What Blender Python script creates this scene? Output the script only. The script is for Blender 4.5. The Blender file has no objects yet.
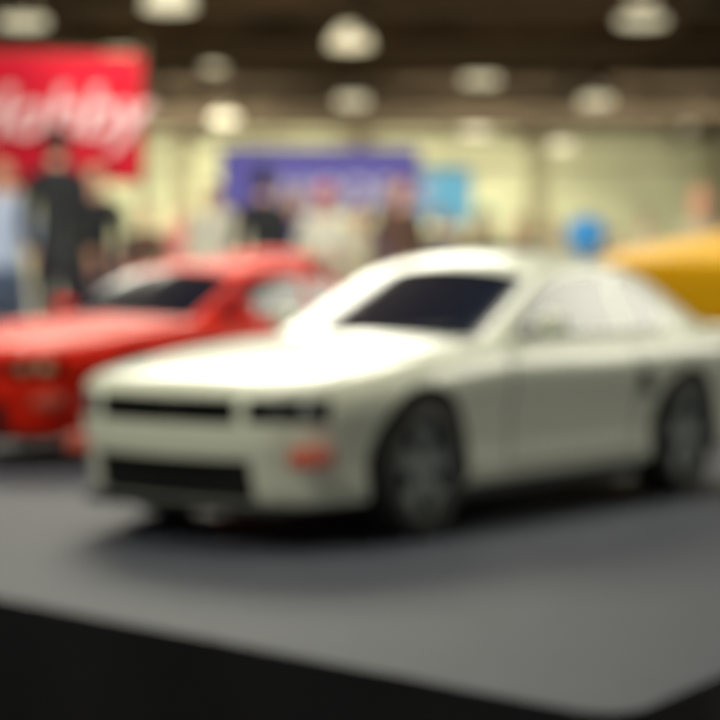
import bpy, bmesh, math, random
import numpy as np
from mathutils import Vector, Matrix
random.seed(4)
DOF=True
S=1/18; TT=0.78
FP=2200.0; HZ=265.0; CH=1.375
CZ=TT+CH*S
scn=bpy.context.scene
col=scn.collection
scn.view_settings.view_transform='Standard'

# ---------------------------------------------------------------- materials
def mat(name,c,rough=.5,metal=0,coat=0,emit=None,es=0,noise=0,nscale=5,bump=0,spec=.5):
    m=bpy.data.materials.new(name); m.use_nodes=True
    nt=m.node_tree; b=nt.nodes['Principled BSDF']
    b.inputs['Base Color'].default_value=(*c,1)
    b.inputs['Roughness'].default_value=rough
    b.inputs['Metallic'].default_value=metal
    b.inputs['Coat Weight'].default_value=coat
    b.inputs['Coat Roughness'].default_value=.08
    b.inputs['Specular IOR Level'].default_value=spec
    if emit:
        b.inputs['Emission Color'].default_value=(*emit,1); b.inputs['Emission Strength'].default_value=es
    if noise or bump:
        tc=nt.nodes.new('ShaderNodeTexCoord'); n=nt.nodes.new('ShaderNodeTexNoise')
        n.inputs['Scale'].default_value=nscale; n.inputs['Detail'].default_value=5
        nt.links.new(tc.outputs['Object'],n.inputs['Vector'])
        if noise:
            r=nt.nodes.new('ShaderNodeValToRGB')
            r.color_ramp.elements[0].position=.3; r.color_ramp.elements[1].position=.7
            r.color_ramp.elements[0].color=(*[v*(1-noise) for v in c],1)
            r.color_ramp.elements[1].color=(*[min(1,v*(1+noise)) for v in c],1)
            nt.links.new(n.outputs['Fac'],r.inputs['Fac']); nt.links.new(r.outputs['Color'],b.inputs['Base Color'])
        if bump:
            bp=nt.nodes.new('ShaderNodeBump'); bp.inputs['Strength'].default_value=bump
            bp.inputs['Distance'].default_value=.01
            nt.links.new(n.outputs['Fac'],bp.inputs['Height']); nt.links.new(bp.outputs['Normal'],b.inputs['Normal'])
    return m
M={}
def cm(name,c,**k):
    if name not in M: M[name]=mat(name,c,**k)
    return M[name]
BLACK=mat('black_plastic',(.012,.012,.013),.45)
WELL=mat('wheel_well_black',(.008,.008,.008),.8)
GLASS=mat('tinted_glass',(.008,.012,.03),.09,spec=.5)
RUB=mat('rubber',(.015,.015,.016),.6)
RIM=mat('alloy_rim',(.24,.27,.27),.4,.6)
CHR=mat('chrome',(.6,.6,.6),.15,1)
LENS=mat('lamp_lens',(.25,.27,.3),.1,.3,coat=1)
LENS2=mat('pale_lamp_lens',(.85,.72,.45),.25)
AMB=mat('amber_lens',(.70,.13,.08),.3)
REDL=mat('red_lens',(.5,.01,.01),.2)

def obj(name,me,parent=None,mats=()):
    o=bpy.data.objects.new(name,me); col.objects.link(o)
    for m in mats: me.materials.append(m)
    if parent: o.parent=parent
    return o
def empty(name,loc=(0,0,0),rot=0,sc=1):
    e=bpy.data.objects.new(name,None); col.objects.link(e)
    e.location=loc; e.rotation_euler=(0,0,rot); e.scale=(sc,)*3; e.empty_display_size=.05
    return e
def mesh(name,vs,fs,smooth=True,mi=None):
    me=bpy.data.meshes.new(name); me.from_pydata([tuple(map(float,v)) for v in vs],[],fs)
    if smooth: me.polygons.foreach_set('use_smooth',[True]*len(me.polygons))
    if mi is not None: me.polygons.foreach_set('material_index',mi)
    me.update(); return me
def boxes(name,bl,parent=None,m=None,bevel=0):
    vs=[];fs=[]
    for (x0,x1,y0,y1,z0,z1) in bl:
        k=len(vs)
        vs+=[(x0,y0,z0),(x1,y0,z0),(x1,y1,z0),(x0,y1,z0),(x0,y0,z1),(x1,y0,z1),(x1,y1,z1),(x0,y1,z1)]
        fs+=[tuple(k+i for i in f) for f in [(0,3,2,1),(4,5,6,7),(0,1,5,4),(1,2,6,5),(2,3,7,6),(3,0,4,7)]]
    o=obj(name,mesh(name,vs,fs,False),parent,[m] if m else [])
    if bevel:
        b=o.modifiers.new('bevel','BEVEL'); b.width=bevel; b.segments=2
    return o
def lathe(prof,n=48,axis='y'):
    vs=[];fs=[]
    k=len(prof)
    for i in range(n):
        a=2*math.pi*i/n
        for r,h in prof:
            if axis=='y': vs.append((r*math.cos(a),h,r*math.sin(a)))
            else: vs.append((r*math.cos(a),r*math.sin(a),h))
    for i in range(n):
        j=(i+1)%n
        for q in range(k-1):
            fs.append((i*k+q,i*k+q+1,j*k+q+1,j*k+q))
    return vs,fs
def evalmesh(o):
    dg=bpy.context.evaluated_depsgraph_get(); dg.update()
    return bpy.data.meshes.new_from_object(o.evaluated_get(dg))
def fixn(me):
    bm=bmesh.new(); bm.from_mesh(me); bmesh.ops.remove_doubles(bm,verts=bm.verts,dist=1e-5)
    bmesh.ops.recalc_face_normals(bm,faces=bm.faces); bm.to_mesh(me); bm.free()
def tube(name,pts,r,parent,m,closed=False):
    cu=bpy.data.curves.new(name,'CURVE'); cu.dimensions='3D'; cu.bevel_depth=r; cu.bevel_resolution=2
    sp=cu.splines.new('POLY'); sp.points.add(len(pts)-1)
    for p,q in zip(sp.points,pts): p.co=(*q,1)
    sp.use_cyclic_u=closed
    o=bpy.data.objects.new(name,cu); col.objects.link(o); cu.materials.append(m)
    if parent: o.parent=parent
    return o

# ---------------------------------------------------------------- car
def catmull(P,sub):
    P=np.array(P,float); out=[]
    n=len(P)
    for i in range(n-1):
        p0=P[max(i-1,0)];p1=P[i];p2=P[i+1];p3=P[min(i+2,n-1)]
        for s in range(sub):
            t=s/sub
            out.append(.5*((2*p1)+(-p0+p2)*t+(2*p0-5*p1+4*p2-p3)*t*t+(-p0+3*p1-3*p2+p3)*t**3))
    out.append(P[-1]); return np.array(out)
class Car:
    def __init__(s,name,loc,d,paint,scale=1,zadd=0,cab=1.0,lens=None,wsh=(1.6,2.36),grille=True):
        s.paint=paint; s.zadd=zadd; s.cab=cab; s.lens=lens or LENS; s.wsh=wsh; s.grille=grille
        ang=math.atan2(d[1],d[0])
        s.e=empty(name,(loc[0]*S,loc[1]*S,TT+.0002),ang,S*scale)
        s.X=[0,.06,.2,.5,.9,1.4,1.75,2.5,3.1,3.62,4.2,4.6,4.72,4.76]
        s.W=[.66,.77,.86,.915,.935,.925,.915,.915,.925,.945,.93,.88,.82,.74]
        s.B=[.20,.19,.19,.19,.20,.21,.21,.21,.21,.21,.24,.28,.32,.36]
        s.T=[v+zadd for v in [.755,.785,.812,.85,.895,.94,.965,.955,.96,.98,.965,.925,.89,.83]]
        s.C=[.02,.03,.04,.05,.05,.045,.04,.04,.04,.03,.03,.02,.01,.01]
        s.build()
    def g(s,x,A):
        return float(np.mean([np.interp(x+o,s.X,A) for o in np.linspace(-.05,.05,7)])) if .12<x<4.6 else float(np.interp(x,s.X,A))
    def defm(s,p):
        x,y,z=p; a=abs(y)/.9
        x2=x
        if x<1.2: x2+=.2*a**2.2*(1-max(x,0)/1.2)
        if x<.6: x2+=.07*max(0,(.5-z)/.3)*(1-max(x,0)/.6)
        if x>3.9: x2-=.14*a**2.2*(x-3.9)/.85
        return (x2,y,z)
    def half(s,x):
        w,b,t,c=(s.g(x,A) for A in (s.W,s.B,s.T,s.C)); h=t-b
        P=[(0,b),(.7*w,b),(.92*w,b+.015),(.968*w,b+.09),(.958*w,b+.33*h),(.975*w,b+.55*h),(1.0*w,b+.72*h),(.985*w,b+.85*h),(.935*w,t-.03),(.86*w,t),(.5*w,t+.65*c),(0,t+c)]
        return catmull(P,4)
    def surf(s,x,z,side=-1,off=.002):
        h=s.half(x); k=np.where(h[:,0]>.8*h[:,0].max())[0]
        hh=h[k]; o=np.argsort(hh[:,1]); y=np.interp(z,hh[o,1],hh[o,0])
        return s.defm((x,side*(y+off),z))
    def top(s,x,y,off=.002):
        h=s.half(x); n=len(h)//2; hh=h[n:][::-1]
        hh=hh[np.argsort(hh[:,0])]
        z=np.interp(abs(y),hh[:,0],hh[:,1])
        return s.defm((x,y,z+off))
    def build(s):
        e=s.e
        rings=[]
        xs=list(np.concatenate([[0,.02,.04,.06,.1,.14,.2],np.linspace(.26,4.56,88),[4.6,4.64,4.68,4.72,4.74,4.76]]))
        zc=.5
        h0=s.half(0)
        for k,dx in ((.06,-.035),(.25,-.035),(.45,-.034),(.65,-.032),(.82,-.028),(.92,-.02),(.975,-.01)):
            rings.append((dx,np.c_[h0[:,0]*k,zc+(h0[:,1]-zc)*k]))
        for x in xs: rings.append((x,s.half(x)))
        h1=s.half(4.76); zc1=.62
        for k,dx in ((.97,.008),(.9,.015),(.7,.02),(.4,.022),(.08,.022)):
            rings.append((4.76+dx,np.c_[h1[:,0]*k,zc1+(h1[:,1]-zc1)*k]))
        vs=[];fs=[]
        nh=len(h0); n=2*(nh-1)
        for x,h in rings:
            for j in range(nh): vs.append(s.defm((x,h[j,0],h[j,1])))
            for j in range(nh-2,0,-1): vs.append(s.defm((x,-h[j,0],h[j,1])))
        for i in range(len(rings)-1):
            for j in range(n):
                fs.append((i*n+j,i*n+(j+1)%n,(i+1)*n+(j+1)%n,(i+1)*n+j))
        fs.append(tuple(range(n))[::-1]); L=(len(rings)-1)*n
        fs.append(tuple(range(L,L+n)))
        me=mesh('body',vs,fs); fixn(me)
        body=obj('body',me,None,[s.paint,WELL])
        cv=[];cf=[]
        def addbox(x0,x1,y0,y1,z0,z1):
            k=len(cv)
            cv.extend([(x0,y0,z0),(x1,y0,z0),(x1,y1,z0),(x0,y1,z0),(x0,y0,z1),(x1,y0,z1),(x1,y1,z1),(x0,y1,z1)])
            cf.extend([tuple(k+i for i in f) for f in [(0,3,2,1),(4,5,6,7),(0,1,5,4),(1,2,6,5),(2,3,7,6),(3,0,4,7)]])
        def addcyl(xc,zc,r,y0,y1,n=56):
            k=len(cv)
            for y in (y0,y1):
                for i in range(n):
                    a=2*math.pi*(i+.37)/n; cv.append((xc+r*math.cos(a),y,zc+r*math.sin(a)))
            cf.append(tuple(k+i for i in range(n))); cf.append(tuple(k+n+i for i in range(n))[::-1])
            for i in range(n):
                j=(i+1)%n; cf.append((k+i,k+n+i,k+n+j,k+j))
        for sg in (-1,1):
            a,b=sorted((sg*.6,sg*1.3))
            addcyl(.93,.355,.415,a,b); addcyl(3.62,.355,.41,a,b)
            if s.grille:
                y0,y1=sorted((sg*.5,sg*.815)); addbox(-1,.33,y0,y1,.61+s.zadd,.725+s.zadd)
        if s.grille: addbox(-1,.13,-.44,.44,.60+s.zadd,.728+s.zadd)
        addbox(-1,.12,-.50,.50,.225,.43)
        cme=mesh('cut',cv,cf,False); fixn(cme)
        cut=obj('cut',cme,None,[WELL])
        md=body.modifiers.new('b','BOOLEAN'); md.operation='DIFFERENCE'; md.object=cut; md.solver='EXACT'; md.material_mode='TRANSFER'
        nm=evalmesh(body)
        body.modifiers.clear()
        if len(nm.vertices)>500: body.data=nm
        bpy.data.objects.remove(cut)
        try: body.data.set_sharp_from_angle(angle=math.radians(40))
        except Exception: pass
        body.parent=e; body.name='body'
        s.cabin(); s.wheels(); s.details()
    def roof(s,x):
        R=[(1.5,.90),(1.66,.97),(2.4,1.345),(2.6,1.40),(2.95,1.425),(3.3,1.40),(3.6,1.33),(4.15,1.06),(4.4,.93)]
        xx=[r[0] for r in R]; zz=[.95+(r[1]-.95)*(s.cab if r[1]>.95 else 1)+s.zadd for r in R]
        return float(np.mean([np.interp(x+o,xx,zz) for o in np.linspace(-.06,.06,7)]))
    def cabin(s):
        xs=np.linspace(1.5,4.4,150); base=.86+s.zadd
        vs=[];mi=[];fs=[];R=[]
        def W(x,z): return (.82-(z-base-.02)*.42/max(s.cab,.8))*(1-.09*((x-2.85)/1.4)**2)
        s.Wf=W
        for x in xs:
            z=max(s.roof(x),base+.02); zs=max(z-.08,base+.01); wt=W(x,zs)
            P=[(W(x,base),base),((W(x,base)+wt)/2+.008,(base+zs)/2),(wt,zs),(wt-.045,z-.035),(.72*wt,z+.0),(.38*wt,z+.028),(0,z+.038)]
            R.append(catmull(P,8))
        nh=len(R[0])
        for x,h in zip(xs,R):
            for j in range(nh): vs.append((x,h[j,0],h[j,1]))
            for j in range(nh-2,-1,-1): vs.append((x,-h[j,0],h[j,1]))
        n=2*nh-1
        for i in range(len(xs)-1):
            for j in range(n-1):
                f=(i*n+j,(i+1)*n+j,(i+1)*n+j+1,i*n+j+1); fs.append(f)
                c=np.mean([vs[q] for q in f],axis=0); jj=j if j<nh-1 else n-2-j
                x,y,z=c; zr=s.roof(x); g=0
                if jj<16:
                    if z>.985+s.zadd and z<zr-.100 and ((2.0<x<3.08) or (3.15<x<3.6 and z<zr-.11)): g=1
                elif jj>=20:
                    wt=W(x,zr-.08)
                    if abs(y)<wt-.06 and (s.wsh[0]<x<s.wsh[1] or 3.55<x<4.2): g=1
                mi.append(g)
        o=obj('cabin',mesh('cabin',vs,fs,True,mi),s.e,[s.paint,GLASS])
    def wheels(s):
        k=0
        tyre=[(.225,-.12),(.25,-.125),(.31,-.13),(.338,-.115),(.35,-.085),(.35,.085),(.338,.115),(.31,.13),(.25,.125),(.225,.12),(.225,-.12)]
        rim=[(.235,-.10),(.245,-.118),(.235,-.122),(.222,-.105),(.215,-.06),(.2,.10),(.235,.11)]
        disc=[(.0,-.03),(.16,-.03),(.16,-.01),(0,-.01)]
        hub=[(0,-.105),(.03,-.105),(.05,-.095),(.055,-.07),(.055,-.03)]
        for ax in (.93,3.62):
            for sg in (-1,1):
                k+=1
                vs=[];fs=[];mi=[]
                for prof,m in ((tyre,0),(rim,1),(disc,2),(hub,1)):
                    v,f=lathe(prof,56); b=len(vs); vs+=v; fs+=[tuple(b+i for i in q) for q in f]; mi+=[m]*len(f)
                for q in range(10):
                    a=2*math.pi*(q//2)/5+(.17 if q%2 else -.17)+.3
                    b=len(vs)
                    for r,wd,y0,y1 in ((.04,.026,-.10,-.07),(.225,.032,-.108,-.075)):
                        for dw in (-wd,wd):
                            for yy in (y0,y1):
                                vs.append((r*math.cos(a)-dw*math.sin(a),yy,r*math.sin(a)+dw*math.cos(a)))
                    for f in [(0,2,6,4),(1,5,7,3),(0,4,5,1),(2,3,7,6),(4,6,7,5),(0,1,3,2)]:
                        fs.append(tuple(b+i for i in f)); mi.append(1)
                me=mesh('wheel',vs,fs,True,mi)
                try: me.set_sharp_from_angle(angle=math.radians(35))
                except Exception: pass
                o=obj('wheel_%d'%k,me,s.e,[RUB,RIM,WELL])
                o.location=(ax,sg*.80,.35)
                if sg>0: o.rotation_euler=(0,0,math.pi)
    def details(s):
        e=s.e; za=s.zadd
        for sg in (-1,1):
            for k,x in enumerate((1.72,3.02)):
                tube('door_seam',[s.surf(x+.04*math.sin(q*3)*(1 if k else .3),.30+q*(.60+za),sg,-.001) for q in np.linspace(0,1,16)],.006,e,BLACK)
            tube('sill_seam',[s.surf(x,.30,sg,-.001) for x in np.linspace(1.72,3.02,12)],.006,e,BLACK)
            tube('hood_seam',[s.top(x,sg*.73,0) for x in np.linspace(.16,1.62,20)],.006,e,BLACK)
            tube('belt_trim',[(x,sg*(s.Wf(x,.975+za)+.004),.975+za) for x in np.linspace(1.95,3.64,20)],.010,e,BLACK)
            pts=[s.surf(x,.22,sg,.0) for x in np.linspace(1.36,3.18,14)]
            vs=[];fs=[]
            for p in pts:
                for dy,z in ((-.10,.15),(.0,.15),(.012,.20),(.005,.30),(-.10,.30)):
                    vs.append((p[0],sg*(abs(p[1])+dy),z))
            for i in range(len(pts)-1):
                for j in range(5):
                    fs.append((i*5+j,i*5+(j+1)%5,(i+1)*5+(j+1)%5,(i+1)*5+j))
            fs.append((0,1,2,3,4)); fs.append(tuple(len(vs)-5+i for i in range(5)))
            obj('side_skirt',mesh('side_skirt',vs,fs,False),e,[BLACK])
            v,f=lathe([(0,-.10),(.03,-.098),(.055,-.07),(.065,-.02),(.062,.05),(.05,.075),(0,.08)],24)
            v=[(a*.75,b,c) for a,b,c in v]
            o=obj('wing_mirror',mesh('wing_mirror',v,f),e,[s.paint]); o.location=(2.08,sg*.93,1.05+za)
            o.rotation_euler=(0,0,sg*.15)
            boxes('mirror_arm',[(2.05,2.11,min(sg*.76,sg*.88),max(sg*.76,sg*.88),1.0+za,1.03+za)],e,BLACK,.005)
            p=s.surf(2.85,.80+za,sg,.01); boxes('door_handle',[(p[0]-.08,p[0]+.08,p[1]-.012,p[1]+.012,p[2]-.015,p[2]+.015)],e,s.paint,.006)
            for yy,xx in ((.585,.15),(.72,.22)):
                v,f=lathe([(0,-.05),(.03,-.04),(.048,-.01),(.05,.02)],24); v=[(b,a,c) for a,b,c in v]
                o=obj('headlamp',mesh('headlamp',v,f),e,[s.lens]); o.location=(xx-(0 if s.grille else .08),sg*yy,.668+za)
            bx=s.defm((0.04,sg*.66,.40)); 
            boxes('signal_lamp',[(bx[0]-.025,bx[0]+.12,min(sg*.50,sg*.84),max(sg*.50,sg*.84),.405,.49)],e,AMB,.01)
            for q in range(3):
                y=sg*(.42+q*.13); p=s.defm((4.775,y,.75))
                boxes('tail_lamp',[(p[0]-.05,p[0]+.015,y-.045,y+.045,.64+za,.79+za)],e,REDL,.01)
            p=s.surf(3.12,.72+za,sg,.0)
            boxes('side_scoop',[(p[0]-.05,p[0]+.06,min(p[1],p[1]+sg*.008),max(p[1],p[1]+sg*.008),.62+za,.78+za)],e,BLACK,.003)
        if s.grille:
            bl=[]
            for z in np.linspace(.625,.705,4): bl.append((.05,.07,-.44,.44,z-.004+za,z+.004+za))
            for y in np.linspace(-.42,.42,15): bl.append((.055,.065,y-.003,y+.003,.60+za,.728+za))
            boxes('grille',bl,e,BLACK)
            boxes('grille_emblem',[(.03,.045,-.04,.04,.65+za,.685+za)],e,CHR,.008)
        bl=[(.05,.07,-.5,.5,z-.006,z+.006) for z in (.27,.32,.37)]
        boxes('lower_grille',bl,e,BLACK)
        boxes('front_splitter',[(.09,.5,-.66,.66,.155,.20)],e,BLACK,.02)
        boxes('underbody',[(.5,4.3,-.58,.58,.17,.26)],e,WELL)
        vs=[];fs=[]
        for y in np.linspace(-.72,.72,21):
            x0=4.52-.14*(abs(y)/.9)**2.2
            t=.955+za
            vs+= [(x0-.10,y,t-.02),(x0+.0,y,t+.01),(x0+.13,y,t+.035),(x0+.14,y,t+.015),(x0+.05,y,t-.05)]
        for i in range(20):
            for j in range(5): fs.append((i*5+j,i*5+(j+1)%5,(i+1)*5+(j+1)%5,(i+1)*5+j))
        fs+=[(0,1,2,3,4),(100,101,102,103,104)]
        obj('rear_spoiler',mesh('rear_spoiler',vs,fs,False),e,[s.paint])
        for sy in (-.36,.36):
            boxes('seat',[(2.75,2.9,sy-.22,sy+.22,.6,1.12)],e,BLACK,.05)
        tube('wiper',[(1.66,-.1,1.0+za),(1.75,-.5,1.035+za)],.008,e,BLACK)

WHITE=mat('white_paint',(.85,.88,.74),.35,coat=.5)
REDP=mat('red_paint',(.95,.022,.005),.5,coat=.08,spec=.15)
YEL=mat('yellow_paint',(.95,.50,.004),.5,coat=.0,spec=.2)
def nz(d): l=math.hypot(*d); return (d[0]/l,d[1]/l)
Car('model_car',(-.959,10.85),nz((.607,.794)),WHITE)
Car('model_car',(-2.86,15.3),nz((.60,.80)),REDP,zadd=-.0,cab=.93,lens=LENS2)
Car('model_car',(-1.45,23.4),nz((.15,.98)),REDP,scale=.85,zadd=.2,cab=1.35)
Car('model_car',(2.80,19.8),nz((.8,.6)),YEL,scale=1.84,cab=.9,grille=False,lens=LENS2)

# ---------------------------------------------------------------- table
TOPM=mat('gray_table_cover',(.055,.060,.080),.6,noise=.06,nscale=60,bump=.05,spec=.18)
SKM=mat('black_table_skirt',(.008,.008,.011),.9,noise=.2,nscale=20,spec=.2)
def table():
    C=np.array([.79,6.62]); l=np.array(nz((-2.27,2.40))); r=np.array(nz((.55,.93)))
    A=C+l*17; Bp=C+r*28
    D=A+r*22
    poly=[C+r*.16,C+r*.05+l*.05,C+l*.16,A,D,Bp]
    n=len(poly); e=empty('display_table',(0,0,0))
    vs=[(p[0]*S,p[1]*S,TT) for p in poly]+[(p[0]*S,p[1]*S,TT-.03) for p in poly]
    fs=[tuple(range(n)),tuple(range(n,2*n))[::-1]]+[(i,n+i,n+(i+1)%n,(i+1)%n) for i in range(n)]
    me=mesh('table_top',vs,fs,False); fixn(me)
    obj('table_top',me,e,[TOPM])
    pts=[]
    for i in range(n):
        a=poly[i]*S;b=poly[(i+1)%n]*S; L=np.linalg.norm(b-a); k=max(2,int(L/.008)); t=(b-a)/L; nn=np.array([t[1],-t[0]])
        cen=np.mean(poly,axis=0)*S
        if np.dot(nn,(a+b)/2-cen)<0: nn=-nn
        for q in range(k):
            p=a+(b-a)*q/k; pts.append((p,nn,q))
    vs=[];fs=[]
    m=len(pts)
    for z,am in ((TT+.0005,.001),(TT-.03,.002),(TT-.3,.006),(.01,.012)):
        for i,(p,nn,q) in enumerate(pts):
            o=.0015+am*(1+math.sin(q*.9)); vs.append((p[0]+nn[0]*o,p[1]+nn[1]*o,z))
    for r_ in range(3):
        for i in range(m): fs.append((r_*m+i,r_*m+(i+1)%m,(r_+1)*m+(i+1)%m,(r_+1)*m+i))
    obj('table_skirt',mesh('table_skirt',vs,fs),e,[SKM])
table()

# ---------------------------------------------------------------- hall
FLOOR=mat('concrete_floor',(.16,.15,.14),.5,noise=.2,nscale=.6)
WALL=mat('cream_wall',(.62,.61,.38),.8,noise=.25,nscale=.35)
CEIL=mat('dark_ceiling',(.12,.070,.030),.9,noise=.85,nscale=.35)
STEEL=mat('truss_steel',(.09,.06,.03),.8)
boxes('floor',[(-60,60,-25,101,-.1,0)],None,FLOOR)
boxes('wall_back',[(-60,60,100,100.4,0,7.3)],None,WALL)
boxes('ceiling',[(-60,60,-25,100,7.0,7.3)],None,CEIL)
boxes('trim_back',[(-60,60,99.8,100,5.2,5.5)]+[(x-.4,x+.4,99.6,100,0,7) for x in range(-56,60,8)],None,mat('wall_trim',(.34,.30,.17),.7))
def truss(name,y=None,x=None):
    L0,L1=(-40,40) if y is not None else (36,99)
    st=2.0
    vs_=[];fs_=[]
    def bar(a,b,w=.06):
        a=Vector(a);b=Vector(b);d=(b-a);ln=d.length;q=d.to_track_quat('Z','Y').to_matrix()
        k=len(vs_)
        for zz in (0,ln):
            for dx,dy in ((-w,-w),(w,-w),(w,w),(-w,w)):
                vs_.append(a+q@Vector((dx,dy,zz)))
        for f in [(0,1,2,3),(4,7,6,5),(0,4,5,1),(1,5,6,2),(2,6,7,3),(3,7,4,0)]: fs_.append(tuple(k+i for i in f))
    P=(lambda t,z:(t,y,z)) if y is not None else (lambda t,z:(x,t,z))
    zb=6.0 if y else 6.25
    bar(P(L0,6.93),P(L1,6.93),.09); bar(P(L0,zb),P(L1,zb),.09)
    t=L0;i=0
    while t<L1-.01:
        bar(P(t,6.93 if i%2 else zb),P(t+st,zb if i%2 else 6.93),.04); t+=st;i+=1
    obj(name,mesh(name,vs_,fs_,False),None,[STEEL])
for y in (45,52,59,66,74,82,90): truss('ceiling_truss',y=y)
for x in (-14,-7,0,7,14): truss('ceiling_truss',x=x)
v,f=lathe([(.45,-40),(.45,40)],24,'z'); v=[(c,a,b) for a,b,c in v]
for y,z in ((56,6.35),(78,6.35)):
    o=obj('ceiling_duct',mesh('ceiling_duct',v,f),None,[cm('duct',(.06,.04,.02),rough=.7)]); o.location=(0,y+1.5,z)
LAMPM=mat('lamp_diffuser',(.8,.75,.6),.5,emit=(1,.90,.60),es=.9)
LH=6.1
v1,f1=lathe([(.10,.35),(.2,.33),(.38,.15),(.5,-.12),(.45,-.16),(0,-.22)],28,'z')
v2,f2=lathe([(0,.62),(.12,.62),(.14,.35),(0,.33)],16,'z')
v3,f3=lathe([(0.02,.62),(.02,.9)],8,'z')
vv=v1+v2+v3; ff=f1+[tuple(len(v1)+i for i in q) for q in f2]+[tuple(len(v1)+len(v2)+i for i in q) for q in f3]
lme=mesh('ceiling_lamp',vv,ff,True,[0]*len(f1)+[1]*(len(f2)+len(f3)))
lme.materials.append(LAMPM); lme.materials.append(STEEL)
for px,py in [(170,3),(25,20),(640,18),(350,42),(215,65),(480,78),(352,100),(595,100),(225,118),(475,130),(685,125),(560,146),(60,90),(120,60),(800,60),(-80,50),(-60,90),(790,110)]:
    d=(LH-CZ)*FP/(HZ-py)
    o=bpy.data.objects.new('ceiling_lamp',lme); col.objects.link(o); o.location=((px-360)/FP*d,d,LH); 
    k=1.05
    o.scale=(k,k,1)

# ---------------------------------------------------------------- banners
def banner(name,px0,px1,y0,y1,s,m,text=None,tm=None,wave=.04,drop=0):
    d=FP/s; X0=(px0-360)/s; X1=(px1-360)/s; Z1=CZ+(HZ-y0)/s; Z0=CZ+(HZ-y1)/s
    e=empty(name,(0,d,0))
    vs=[];fs=[];nx,nzz=40,10
    for i in range(nx+1):
        for j in range(nzz+1):
            u=i/nx;w=j/nzz
            vs.append((X0+(X1-X0)*u,wave*math.sin(u*14+w*2),Z0+(Z1-Z0)*w-drop*u*w+.03*math.sin(u*9)*(1-w)))
    for i in range(nx):
        for j in range(nzz):
            a=i*(nzz+1)+j; fs.append((a,a+nzz+1,a+nzz+2,a+1))
    o=obj('cloth',mesh('cloth',vs,fs),e,[m])
    so=o.modifiers.new('s','SOLIDIFY'); so.thickness=.01
    for x in (X0,X1):
        tube('pole',[(x,.1,0),(x,.1,Z1+.05)],.025,e,STEEL)
        boxes('pole_foot',[(x-.25,x+.25,-.15,.35,0,.04)],e,BLACK)
    tube('cross_bar',[(X0,.1,Z1+.02),(X1,.1,Z1+.02-drop)],.02,e,STEEL)
    if text:
        for (t,tx,ty,sz) in text:
            cu=bpy.data.curves.new('lettering','FONT'); cu.body=t; cu.size=sz; cu.extrude=.004; cu.shear=.3; cu.offset=.012
            to=bpy.data.objects.new('lettering',cu); col.objects.link(to); cu.materials.append(tm); to.parent=e
            to.location=((tx-360)/s,-wave-.03,CZ+(HZ-ty)/s); to.rotation_euler=(math.pi/2,0,0)
    return e
WT=mat('white_lettering',(.75,.50,.54),.6)
banner('hanging_banner',-150,142,46,186,100,mat('red_cloth',(.50,.007,.026),.8,spec=.2),text=[('Hobby',-42,136,.68)],tm=WT,drop=.12)
banner('booth_banner',222,418,150,212,66,mat('purple_cloth',(.105,.090,.42),.7),text=[('MODELS',272,208,.62)],tm=mat('lilac_lettering',(.55,.50,.62),.6))
banner('booth_sign',420,470,170,224,66,mat('cyan_cloth',(.15,.48,.75),.7),wave=.01)
for px,s,w in ((360,80,3.0),(150,78,3.0),(560,75,3.2)):
    d=FP/s; x=(px-360)/s
    e=empty('booth_table',(x,d,0))
    boxes('cloth_cover',[(-w/2,w/2,-.4,.4,.02,.76)],e,cm('white_cloth',(.75,.72,.62),rough=.8),.03)
    boxes('goods',[(-w/2+.2+i*.42,-w/2+.5+i*.42,-.25,.1,.76,.86+.12*((i*7)%3)) for i in range(int(w/.42)-1)],e,cm('card_boxes',(.35,.2,.18),rough=.7,noise=.5,nscale=2),.01)
e=empty('blue_balloon',((586-360)/140,FP/140,0))
v,f=lathe([(.004,-.185),(.02,-.18),(.012,-.165),(.03,-.15),(.08,-.11),(.125,-.05),(.148,.02),(.145,.07),(.115,.12),(.06,.15),(0,.158)],32,'z')
o=obj('balloon',mesh('balloon',v,f),e,[mat('blue_latex',(.04,.32,.80),.3,coat=.3)]); o.location=(0,0,1.05)
tube('stick',[(0,0,.03),(0,0,.88)],.006,e,cm('white_stick',(.7,.7,.7)))
v,f=lathe([(0,0),(.13,0),(.13,.03),(.03,.06),(0,.06)],24,'z'); obj('weighted_base',mesh('weighted_base',v,f),e,[BLACK])

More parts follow.
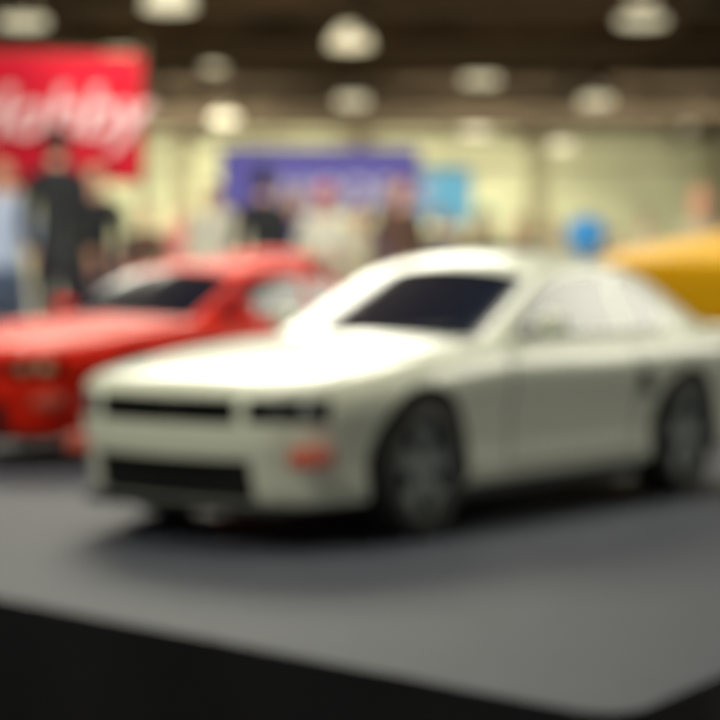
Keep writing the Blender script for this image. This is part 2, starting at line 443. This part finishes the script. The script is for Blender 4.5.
# ---------------------------------------------------------------- people
SKIN=mat('skin',(.66,.36,.25),.5); SHOE=mat('shoe_leather',(.03,.025,.02),.5)
EYE=mat('eye',(.02,.015,.01),.3); LIP=mat('lip',(.45,.16,.13),.5)
def person(px,s,h,shirt,pants,hair,face=0,cap=None,pose='down',sleeve=True,female=False):
    d=FP/s; x=(px-360)/s
    k=h/1.75
    e=empty('person',(x,d,0),face,k)
    sh=.165 if female else .185
    J=[];E=[]
    def j(co,r,lab,par=None):
        J.append((co,r,lab)); 
        if par is not None: E.append((par,len(J)-1))
        return len(J)-1
    pel=j((0,0,.95),(.145,.11),'pants')
    wa=j((0,-.01,1.10),(.135,.10),'shirt',pel); ch=j((0,0,1.30),(.155,.115),'shirt',wa)
    nb=j((0,.01,1.44),(.09,.08),'shirt',ch); nk=j((0,0,1.50),(.055,.055),'skin',nb); j((0,-.005,1.58),(.052,.052),'skin',nk)
    core={pel,wa,ch}
    roots=[pel]
    for sg in (-1,1):
        a=j((sg*sh,.01,1.405),(.072,.066),'shirt',nb)
        if pose=='down': el=(sg*(sh+.06),.03,1.13); wr=(sg*(sh+.05),-.05,.90); hd=(sg*(sh+.045),-.08,.83); hv=Vector((0,-.15,-1)).normalized()
        else: el=(sg*(sh+.07),.0,1.14); wr=(sg*.13,-.24,1.12); hd=(sg*.07,-.28,1.14); hv=Vector((-sg*.8,-.4,.1)).normalized()
        mid=tuple((Vector(J[a][0])+Vector(el))/2)
        m1=j(mid,(.056,.056),'shirt',a); b=j(el,(.046,.046),'shirt' if sleeve else 'skin',m1)
        m2=j(tuple((Vector(el)+Vector(wr))/2),(.042,.042),'shirt' if sleeve else 'skin',b)
        c=j(wr,(.030,.026),'skin',m2); j(hd,(.040,.022),'skin',c)
        side=Vector((0,1,0)) if pose=='down' else Vector((0,.2,1)).normalized()
        for q in range(5):
            if q<4:
                o0=Vector(hd)+side*(.027-.018*q)+hv*.02
                L=[.062,.072,.068,.052][q]
                p0=j(tuple(o0),(.010,.010),'skin'); roots.append(p0)
                p1=j(tuple(o0+hv*L*.5),(.009,.009),'skin',p0); j(tuple(o0+hv*L+Vector((-sg*.012,0,0))),(.007,.007),'skin',p1)
            else:
                o0=Vector(wr)*.4+Vector(hd)*.6-side*.022
                p0=j(tuple(o0),(.012,.012),'skin'); roots.append(p0)
                p1=j(tuple(o0-side*.03+hv*.025),(.010,.010),'skin',p0); j(tuple(o0-side*.038+hv*.052),(.008,.008),'skin',p1)
        hp=j((sg*.095,0,.86),(.098,.098),'pants',pel); core.add(hp); t=j((sg*.10,-.005,.68),(.080,.080),'pants',hp)
        kn=j((sg*.105,-.01,.49),(.060,.060),'pants',t); cf_=j((sg*.108,.015,.33),(.056,.056),'pants',kn)
        an=j((sg*.11,.02,.10),(.045,.045),'pants',cf_); ft=j((sg*.115,-.06,.05),(.045,.035),'shoe',an); j((sg*.125,-.17,.035),(.04,.028),'shoe',ft)
    bm=bmesh.new(); lay=bm.verts.layers.skin.verify(); V=[]
    for co,r,lab in J:
        v=bm.verts.new(co); v[lay].radius=r; V.append(v)
    for a,b in E: bm.edges.new((V[a],V[b]))
    for r in roots: V[r][lay].use_root=True
    me=bpy.data.meshes.new('figure'); bm.to_mesh(me); bm.free()
    o=bpy.data.objects.new('figure',me); col.objects.link(o)
    sk=o.modifiers.new('skin','SKIN'); sk.use_smooth_shade=True
    sb=o.modifiers.new('sub','SUBSURF'); sb.levels=2; sb.render_levels=2
    nm=evalmesh(o); o.modifiers.clear(); o.data=nm; o.name='clothed_body'; o.parent=e
    nm.materials.clear()
    for m in (shirt,pants,SKIN,SHOE): nm.materials.append(m)
    JP=np.array([q[0] for q in J]); LB=[{'shirt':0,'pants':1,'skin':2,'shoe':3}[q[2]] for q in J]
    JR=np.array([max(q[1]) for q in J])
    for p in nm.polygons:
        p.use_smooth=True
        c=np.array(p.center); i=int(np.argmin(np.linalg.norm(JP-c,axis=1)-JR*.6)); l=LB[i]
        if i in core: l=0 if c[2]>.93 else 1
        p.material_index=l
    bm=bmesh.new(); H=Vector((0,-.015,1.645))
    def sph(c,r,mi,fn=None,u=20,vv=14):
        g=bmesh.ops.create_uvsphere(bm,u_segments=u,v_segments=vv,radius=1)['verts']
        fset=set()
        for v in g:
            n=v.co.copy(); p=Vector((n.x*r[0],n.y*r[1],n.z*r[2]))
            if fn: p=fn(n,p)
            v.co=p+Vector(c)
            for f in v.link_faces: fset.add(f)
        for f in fset: f.material_index=mi; f.smooth=True
    def skull(n,p):
        if n.z<0: 
            p.x*=1-.35*n.z*n.z*1.1; 
            if n.y>0: p.y*=1+.5*n.z
            else: p.y*=1-.05*(-n.z)
        return p
    sph(H,(.074,.092,.115),0,skull)
    sph(H+Vector((0,-.095,-.012)),(.013,.02,.024),0,None,8,6)
    for sg in (-1,1):
        sph(H+Vector((sg*.076,.005,-.01)),(.010,.018,.030),0,None,8,6)
        sph(H+Vector((sg*.030,-.083,.008)),(.012,.008,.008),2,None,8,6)
        sph(H+Vector((sg*.030,-.086,.028)),(.018,.006,.004),1,None,8,6)
    sph(H+Vector((0,-.086,-.055)),(.024,.008,.007),3,None,8,6)
    def hairf(n,p):
        if n.y<-.25 and n.z<.45: p=Vector((p.x*.8,max(p.y,-.05),p.z*.5+.04))
        if female and n.z<0 and n.y>-.2: p.z*=1.6
        return p
    sph(H+Vector((0,.012,.014)),(.085,.098,.116),1,hairf)
    if cap:
        def capf(n,p):
            if n.z<0: p.z*=.15
            return p
        sph(H+Vector((0,.005,.045)),(.092,.108,.092),4,capf)
        sph(H+Vector((0,-.12,.045)),(.070,.075,.008),4)
    me=bpy.data.meshes.new('head'); bm.to_mesh(me); bm.free()
    ho=obj('head',me,e,[SKIN,hair,EYE,LIP,cap or hair])
    return e
def C_(n,c,r=.8): return cm('cloth_'+n,c,rough=r)
blk=C_('black',(.008,.009,.014)); navy=C_('navy',(.02,.03,.09)); wht=C_('white',(.62,.60,.54)); pal=C_('paleblue',(.33,.39,.56)); tan=C_('tan',(.45,.34,.22))
jean=C_('denim',(.05,.08,.16)); brn=C_('brown',(.10,.05,.035)); teal=C_('teal',(.03,.34,.32)); redc=C_('red',(.62,.02,.08)); blu=C_('blue',(.03,.25,.75))
gry=C_('grey',(.16,.16,.17)); crm=C_('cream',(.55,.5,.36)); pnk=C_('pink',(.5,.16,.15)); ind=C_('indigo',(.05,.04,.24)); olv=C_('olive',(.10,.10,.05))
hb=cm('hair_black',(.012,.009,.008),rough=.6); hbr=cm('hair_brown',(.10,.045,.02),rough=.6); ho_=cm('hair_auburn',(.40,.15,.06),rough=.6); hbl=cm('hair_strawberry',(.75,.33,.18),rough=.6)
person(58,150,1.77,blk,blk,hb,face=2.7)
person(97,138,1.58,blk,navy,hbr,face=-.4)
person(4,140,1.60,pal,jean,hbr,face=.2)
person(147,122,1.34,brn,jean,ho_,female=True,face=.3)
person(212,120,1.52,wht,gry,hb,face=-.3)
person(264,150,1.50,blk,blk,hb,face=2.6)
person(325,140,1.40,wht,jean,hbr,face=.2,cap=redc,pose='bent')
person(360,125,1.32,crm,gry,hbr,female=True,face=-.5)
person(400,140,1.47,brn,jean,hbr,face=.4,female=True)
person(484,132,1.28,olv,jean,hb,cap=teal,face=.5)
person(520,135,1.20,blk,brn,hb,face=-.2,female=True)
person(552,100,1.30,crm,brn,hbr,face=-.2,female=True)
person(700,165,1.31,crm,jean,hbl,face=.4,female=True)
person(724,148,1.15,blk,jean,hb,face=.4)
person(645,80,1.45,crm,jean,hbr,face=-.6)
person(178,88,1.52,pnk,blk,hbr,face=.9)
person(294,122,1.46,ind,jean,hb,face=-.2)
person(440,115,1.34,gry,jean,hbr,face=.0)
person(457,95,1.28,wht,jean,hb,face=.3)
person(240,90,1.50,crm,jean,hbr,face=.5)
person(383,95,1.50,ind,jean,hb,face=2.8)
person(616,95,1.20,brn,jean,hb,face=.2)

# ---------------------------------------------------------------- light
w=bpy.data.worlds.new('hall_ambient'); scn.world=w; w.use_nodes=True
w.node_tree.nodes['Background'].inputs[0].default_value=(1,.99,.84,1); w.node_tree.nodes['Background'].inputs[1].default_value=.60
def area(name,loc,size,en,tgt,c=(1,.97,.80),spread=180):
    l=bpy.data.lights.new(name,'AREA'); l.size=size; l.energy=en; l.color=c; l.spread=math.radians(spread)
    o=bpy.data.objects.new(name,l); col.objects.link(o); o.location=loc
    o.rotation_euler=(Vector(tgt)-Vector(loc)).to_track_quat('-Z','Y').to_euler()
area('overhead_lamp',(.1,2.2,5.2),2.2,145,(0,.7,.8))
area('overhead_lamp',(-2.5,-1.8,5.2),2.0,140,(0,.7,.8))
area('added_flood',(-1.2,10.5,6.2),3.6,50,(0,.7,.8),spread=60)  # added unseen light, for the pale windshield reflection and forward car shadow
area('added_flood',(7,4.5,4.0),2.5,22,(0,.7,.8),spread=70)  # added off-frame light, pales the side windows and lifts the body side
area('added_flood',(-2,6,6.6),5,900,(0,28,0),spread=100)  # added unseen light that brightens the crowd
area('added_flood',(0,20,6.6),5,700,(-1,34,1.5),spread=90)  # extra light added to lift the booth banner and sign
area('added_flood',(8,70,4.6),12,2400,(0,100,2.0),spread=75)  # added light to brighten the back wall, no fixture modelled
area('added_flood',(-10,70,4.6),12,3900,(-4,100,2.0),spread=75)  # second added wall light, stronger towards the left
area('added_uplight',(0,52,3.5),16,300,(0,54,7),c=(1,.78,.46))  # added upward light, stands in for lamp glow on the ceiling

# ---------------------------------------------------------------- camera
cd=bpy.data.cameras.new('camera'); cam=bpy.data.objects.new('camera',cd); col.objects.link(cam)
cd.sensor_width=36; cd.lens=FP/720*36; cd.clip_start=.02; cd.clip_end=300
cam.location=(0,0,CZ); cam.rotation_euler=(math.pi/2-math.atan((360-HZ)/FP),0,0)
if DOF:
    cd.dof.use_dof=True; cd.dof.focus_distance=.125; cd.dof.aperture_fstop=62
scn.camera=cam
